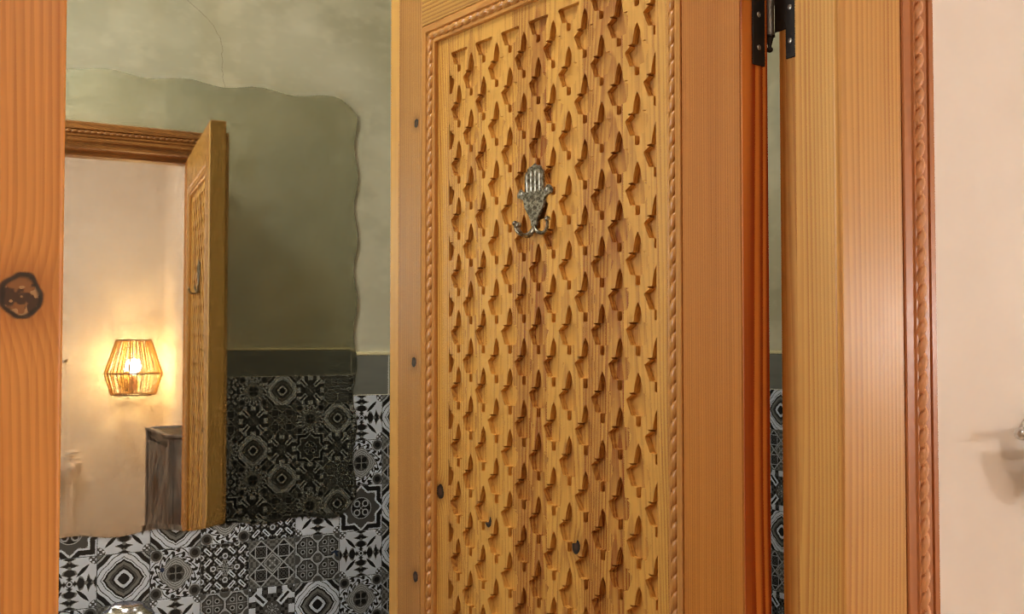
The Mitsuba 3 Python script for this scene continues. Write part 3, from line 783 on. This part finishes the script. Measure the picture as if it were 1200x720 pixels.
# ------------------------------------------------------------------ wavy mirror
MX0, MX1, MZ0, MZ1 = -0.075, 0.843, 1.0365, 1.957
PX, PZ = 0.153, 0.139


def wavy(n=900, inset=0.0):
    """the scalloped outline, counter-clockwise seen from the room (x right, z up)"""
    R = 0.05
    w, h = MX1 - MX0, MZ1 - MZ0
    pts = []
    base = sg.box(MX0 + R, MZ0 + R, MX1 - R, MZ1 - R).buffer(R, quad_segs=24).exterior
    L = base.length
    for t in np.linspace(0, L, n, endpoint=False):
        p = np.array(base.interpolate(t).coords[0])
        q = np.array(base.interpolate((t + 1e-4) % L).coords[0])
        d = q - p
        d /= np.linalg.norm(d)
        nrm = np.array([-d[1], d[0]])
        c = np.array([(MX0 + MX1) / 2, (MZ0 + MZ1) / 2])
        if nrm @ (p - c) < 0:
            nrm = -nrm
        ax, az = abs(nrm[0]), abs(nrm[1])
        top = nrm[1] > 0
        wt = math.cos((p[0] - (0.3173 if top else 0.2840)) / PX * 2 * np.pi) * (1 if top else -1)
        if not top:
            wt = math.cos((p[0] - 0.3420) / 0.150 * 2 * np.pi)
        ws = math.cos((p[1] - 1.9253) / PZ * 2 * np.pi)
        amp = 0.0047 * (az ** 4 * wt + ax ** 4 * ws)
        pts.append(p + nrm * (amp - inset))
    pts = np.array(pts)
    if sg.Polygon(pts).exterior.is_ccw is False:
        pts = pts[::-1]
    return pts


o0, o1 = wavy(), wavy(inset=0.011)
n = len(o0)
yf, ye, yk = YB - 0.0034, YB - 0.0033, YB - 0.0006
ctr = np.array([[(MX0 + MX1) / 2, yf, (MZ0 + MZ1) / 2]])
vf = np.vstack([np.c_[o1[:, 0], np.full(n, yf), o1[:, 1]], ctr])
ff = [(i, (i + 1) % n, n) for i in range(n)]
add('wavy_mirror__glass', trimesh.Trimesh(vf, ff, process=False), 'mirror_silver', False, label='plain mirror glass')
vb = np.vstack([np.c_[o0[:, 0], np.full(n, ye), o0[:, 1]], np.c_[o1[:, 0], np.full(n, yf), o1[:, 1]]])
fb = []
for i in range(n):
    j = (i + 1) % n
    fb += [(i, j, n + j), (i, n + j, n + i)]
add('wavy_mirror__bevel', trimesh.Trimesh(vb, fb, process=False), 'mirror_silver', 20, label='bevelled mirror border')
vs = np.vstack([np.c_[o0[:, 0], np.full(n, ye), o0[:, 1]], np.c_[o0[:, 0], np.full(n, yk), o0[:, 1]], [[ctr[0, 0], yk, ctr[0, 2]]]])
fs = []
for i in range(n):
    j = (i + 1) % n
    fs += [(i, n + i, n + j), (i, n + j, j), (n + i, 2 * n, n + j)]
add('wavy_mirror__edge', trimesh.Trimesh(vs, fs, process=False), 'glass_edge', 20, label='dark glass edge')
tag('wavy_mirror', 'frameless wall mirror with a wavy scalloped outline above the patterned tiles', 'mirror')

# ------------------------------------------------------------------ bathroom things
CX, CY, CB = 0.334, 1.992, 0.815
add('washbasin_counter__slab', cbox(-0.30, 0.78, 1.72, YB - 0.001, 0.770, CB, 0.004), 'counter_stone', label='grey counter slab below the picture')
for x in (-0.27, 0.71):
    add('washbasin_counter__leg', cbox(x, x + 0.04, 1.78, YB - 0.02, 0.0, 0.7705, 0.003), 'counter_stone')
tag('washbasin_counter', 'grey washbasin counter under the patterned tiles, below the picture', 'counter')
add('chrome_canister__body', lathe([(0, CB), (0.044, CB), (0.046, CB + 0.003), (0.046, 0.918), (0.0445, 0.920), (0, 0.920)], (CX, CY, 0), 56), 'chrome', 40)
add('chrome_canister__lid', lathe([(0, 0.86 + 0.0602), (0.0475, 0.86 + 0.0602), (0.0482, 0.86 + 0.062), (0.0475, 0.86 + 0.0655), (0.0450, 0.86 + 0.069), (0.036, 0.86 + 0.0745), (0.030, 0.86 + 0.0790), (0.0285, 0.86 + 0.0825), (0.026, 0.86 + 0.0845), (0.015, 0.86 + 0.0858), (0, 0.86 + 0.0860)], (CX, CY, 0), 56), 'chrome', 40)
tag('chrome_canister', 'polished chrome round-topped vessel at the lower left before the tiles', 'container')

# ------------------------------------------------------------------ bedroom things in the mirror
LX, LY, LZ = 1.032, -1.665, 1.2405
Z_TOP, Z_MID, Z_BOT = 1.4235, 1.2405, 1.1250
R_TOP, R_MID, R_BOT = 0.0925, 0.1525, 0.1190


def ring(r, z, t):
    a = np.linspace(0, 2 * np.pi, 49)
    m = tube(np.c_[LX + r * np.cos(a), LY + r * np.sin(a), np.full(49, z)], t, 8)
    return m


for r_, z_ in ((R_TOP, Z_TOP), (R_MID, Z_MID), (R_BOT, Z_BOT)):
    add('wall_lamp__frame_ring', ring(r_, z_, 0.0036), 'brown_wire', 40, label='dark wire ring')
up, lo = [], []
rs = random.Random(5)
for i in range(46):
    a = 2 * np.pi * i / 46 + rs.uniform(-0.03, 0.03)
    b = a + rs.uniform(-0.05, 0.05)
    P = lambda r, z, t: (LX + r * math.cos(t), LY + r * math.sin(t), z)
    up.append(tube([P(R_TOP, Z_TOP, a), P(R_MID, Z_MID, b)], rs.uniform(0.0022, 0.0042), 6))
    if i % 1 == 0:
        lo.append(tube([P(R_MID, Z_MID, b), P(R_BOT, Z_BOT, a)], rs.uniform(0.0018, 0.0032), 6))
add('wall_lamp__cord_weave', cat(up), 'rattan', 40, label='natural cords from the top ring', kind='stuff')
add('wall_lamp__cord_weave', cat(lo), 'rattan', 40, label='natural cords to the bottom ring', kind='stuff')
bulb = lathe([(0, 1.232), (0.012, 1.233), (0.016, 1.240), (0.034, 1.260), (0.042, 1.278), (0.040, 1.298), (0.026, 1.316), (0, 1.322)], (LX, LY, 0), 28)
k_ = add('wall_lamp__bulb', bulb, 'lamp_socket', 40, label='glowing bulb')
scene[k_]['emitter'] = {'type': 'area', 'radiance': {'type': 'rgb', 'value': [L_BULB * 1.0, L_BULB * 0.64, L_BULB * 0.27]}}
add('wall_lamp__socket', lathe([(0, 1.150), (0.020, 1.150), (0.022, 1.156), (0.022, 1.212), (0.016, 1.2315), (0, 1.2315)], (LX, LY, 0), 28), 'lamp_socket', 40)
add('wall_lamp__arm', tube(smooth_path([(LX, LY, 1.1515), (LX, LY - 0.03, 1.135), (LX, LY - 0.10, 1.15), (LX, BY + 0.012, 1.19)]), 0.006, 10), 'lamp_metal', 40)
add('wall_lamp__wall_plate', lathe([(0, 0), (0.05, 0), (0.05, 0.006), (0.042, 0.012), (0, 0.012)], (LX, BY + 0.0125, 1.19), 32, 'y'), 'lamp_metal', 40)
tag('wall_lamp', 'lit wall lamp with a flared natural cord shade, reflected in the mirror', 'lamp')

# carved chest: side panel relief towards the doorway
CHX0, CHX1, CHY0, CHY1, CHZ = 1.030, 1.44, -1.238, -0.66, 0.978
gy, gz = np.meshgrid(np.linspace(CHY0 + 0.03, CHY1 - 0.03, 60), np.linspace(0.09, CHZ - 0.06, 110))
uu = (gy - (CHY0 + CHY1) / 2) / ((CHY1 - CHY0) / 2)
ww = (gz - 0.52) / 0.42
rr_ = np.sqrt((uu * 1.5) ** 2 + ww ** 2)
th_ = np.arctan2(ww, uu * 1.5)
rel = 0.007 * np.clip(np.cos(rr_ * 22 + 1.2 * np.cos(6 * th_)) * np.exp(-(rr_ * 0.9) ** 2), -1, 1)
rel += 0.009 * np.exp(-((rr_ - 0.55 - 0.12 * np.cos(4 * th_)) / 0.07) ** 2) - 0.007 * np.exp(-((np.abs(uu) - 0.86) / 0.03) ** 2) * (np.sin(gz * 220) > 0)
rel -= 0.016 * np.exp(-(((uu - 0.05) / 0.16) ** 2 + ((np.abs(ww - 0.02) - 0.42) / 0.10) ** 2))
sv = np.c_[(CHX0 - 0.003 - np.clip(rel, -0.013, 0.012)).ravel(), gy.ravel(), gz.ravel()]
nz, ny = gy.shape
sf = []
for i in range(nz - 1):
    for j in range(ny - 1):
        a = i * ny + j
        sf += [(a, a + ny, a + ny + 1), (a, a + ny + 1, a + 1)]
add('carved_chest__body', cbox(CHX0 + 0.012, CHX1, CHY0 + 0.005, CHY1 - 0.005, 0.05, CHZ - 0.0165, 0.003), 'chest_wood')
add('carved_chest__side_carving', trimesh.Trimesh(sv, sf, process=False), 'chest_wood', 40, label='carved side panel')
fr = [cbox(CHX0 - 0.008, CHX0 + 0.011, CHY0, CHY0 + 0.035, 0.05, CHZ - 0.0145, 0.002), cbox(CHX0 - 0.008, CHX0 + 0.011, CHY1 - 0.035, CHY1, 0.05, CHZ - 0.0145, 0.002)]
for m_ in fr:
    add('carved_chest__corner_post', m_, 'chest_wood')
t_ = 0.022
for m_ in (cbox(CHX0 - 0.012, CHX0 - 0.012 + t_, CHY0 - 0.006, CHY1 + 0.006, CHZ - 0.014, CHZ, 0.003), cbox(CHX1 - t_, CHX1 + 0.004, CHY0 - 0.006, CHY1 + 0.006, CHZ - 0.014, CHZ, 0.003),
           cbox(CHX0 + 0.0105, CHX1 - t_ - 0.0005, CHY0 - 0.006, CHY0 + 0.016, CHZ - 0.014, CHZ, 0.003), cbox(CHX0 + 0.0105, CHX1 - t_ - 0.0005, CHY1 - 0.016, CHY1 + 0.006, CHZ - 0.014, CHZ, 0.003)):
    add('carved_chest__top_rim', m_, 'chest_wood', label='raised worn rim')
add('carved_chest__top', cbox(CHX0 + 0.0105, CHX1 - 0.023, CHY0 + 0.0165, CHY1 - 0.0165, CHZ - 0.0164, CHZ - 0.009), 'chest_dark', label='dark sunken top')
for x in (CHX0 + 0.014, CHX1 - 0.05):
    for y in (CHY0 + 0.01, CHY1 - 0.06):
        add('carved_chest__foot', cbox(x, x + 0.045, y, y + 0.045, 0.0, 0.0505, 0.003), 'chest_wood')
tag('carved_chest', 'tall dark weathered carved wooden chest below the wall lamp, in the mirror', 'chest')

# cream hanging at the left edge of the reflection
TX, TY = 0.728, -1.772
knot = []
rt = random.Random(9)
for i in range(26):
    a, b = rt.uniform(0, 6.28), rt.uniform(-1, 1)
    c = np.array([TX + 0.024 * math.cos(a) * (1 - 0.3 * b), TY + 0.022 * math.sin(a), 0.755 + 0.05 * b])
    q = [c + np.array([0.030 * math.cos(a + t * 2.4), 0.020 * math.sin(a + t * 2.4), 0.030 * math.sin(t * 3 + a) - 0.02 * t]) for t in np.linspace(0, 1.6, 9)]
    knot.append(tube(q, 0.0115, 7))
add('cloth_hanging__knot', cat(knot), 'cream_cloth', 50)
tails = []
for i in range(7):
    x0 = TX - 0.012 + 0.004 * i
    q = [(x0 + 0.010 * math.sin(z * 9 + i), TY + 0.01 * math.cos(i * 2.1), z) for z in np.linspace(0.71, 0.30, 12)]
    tails.append(tube(q, 0.0038, 6))
add('cloth_hanging__tail', cat(tails), 'cream_cloth', 50)
tops = [tube([(TX - 0.01 + 0.003 * i, TY, 0.80), (TX - 0.03 + 0.002 * i, BY + 0.03, 1.30)], 0.003, 6) for i in range(5)]
add('cloth_hanging__cord', cat(tops), 'cream_cloth', 50)
add('cloth_hanging__peg', tube([(TX - 0.026, BY + 0.0005, 1.305), (TX - 0.026, BY + 0.045, 1.312)], 0.008, 10), 'lamp_metal', 40)
tag('cloth_hanging', 'knotted cream cloth hanging on the bedroom wall at the left of the reflection', 'wall hanging')

# ------------------------------------------------------------------ the lamps the rooms have
def ceiling_lamp(key, x, y, r, power, col, label):
    add(key + '__canopy', lathe([(0, CEIL - 0.02), (r + 0.015, CEIL - 0.02), (r + 0.015, CEIL), (0, CEIL)], (x, y, 0), 40), 'lamp_cap', 40)
    k = add(key + '__diffuser', lathe([(0, CEIL - 0.075), (r * 0.6, CEIL - 0.068), (r, CEIL - 0.035), (r, CEIL - 0.0205), (0, CEIL - 0.0205)], (x, y, 0), 40), 'lamp_cap', 40)
    scene[k]['emitter'] = {'type': 'area', 'radiance': {'type': 'rgb', 'value': [power * c for c in col]}}
    tag(key, label, 'lamp')


ceiling_lamp('ceiling_lamp', 0.35, -0.75, 0.20, L_BED_CEIL, WARM, 'round bedroom ceiling lamp, outside the picture')
ceiling_lamp('ceiling_lamp_001', -0.08, 1.30, 0.22, L_BATH, BATH, 'round bathroom ceiling lamp by the window, outside the picture')
ceiling_lamp('ceiling_lamp_002', 1.38, 1.62, 0.12, L_BATH * 0.5, BATH, 'round bathroom ceiling lamp behind the open door, outside the picture')
WY0, WY1, WZ0, WZ1 = 1.00, 1.42, 1.40, 2.00
k_ = add('window_1__frosted_pane', trimesh.Trimesh(np.array([[XL - 0.055, WY0, WZ0], [XL - 0.055, WY1, WZ0], [XL - 0.055, WY1, WZ1], [XL - 0.055, WY0, WZ1]], float), [(0, 1, 2), (0, 2, 3)], process=False), 'lamp_cap', label='frosted daylit pane')
scene[k_]['emitter'] = {'type': 'area', 'radiance': {'type': 'rgb', 'value': [L_WINDOW * c for c in COOL]}}
for a0, a1, b0, b1 in ((WY0, WY1, WZ1 - 0.03, WZ1), (WY0, WY1, WZ0, WZ0 + 0.03), (WY0, WY0 + 0.03, WZ0 + 0.0305, WZ1 - 0.0305), (WY1 - 0.03, WY1, WZ0 + 0.0305, WZ1 - 0.0305)):
    add('window_1__frame', cbox(XL - 0.054, XL - 0.004, a0, a1, b0, b1, 0.003), 'white_ceramic', label='white window frame')
tag('window_1', 'small frosted bathroom window on the left wall, outside the picture', kind='structure')
GX, GY, GZ = 2.25, -0.30, 1.45
k_ = add('floor_lamp__shade', trimesh.creation.icosphere(3, 0.09).apply_translation((GX, GY, GZ)), 'lamp_cap', True)
scene[k_]['emitter'] = {'type': 'area', 'radiance': {'type': 'rgb', 'value': [L_LANTERN * c for c in WARM]}}
add('floor_lamp__pole', lathe([(0, 0.02), (0.012, 0.02), (0.012, GZ - 0.0885), (0, GZ - 0.0885)], (GX, GY, 0), 16), 'lamp_metal', 40)
add('floor_lamp__base', lathe([(0, 0), (0.14, 0), (0.14, 0.012), (0.10, 0.0195), (0, 0.0195)], (GX, GY, 0), 32), 'lamp_metal', 40)
tag('floor_lamp', 'globe floor lamp in the bedroom, outside the picture', 'lamp')
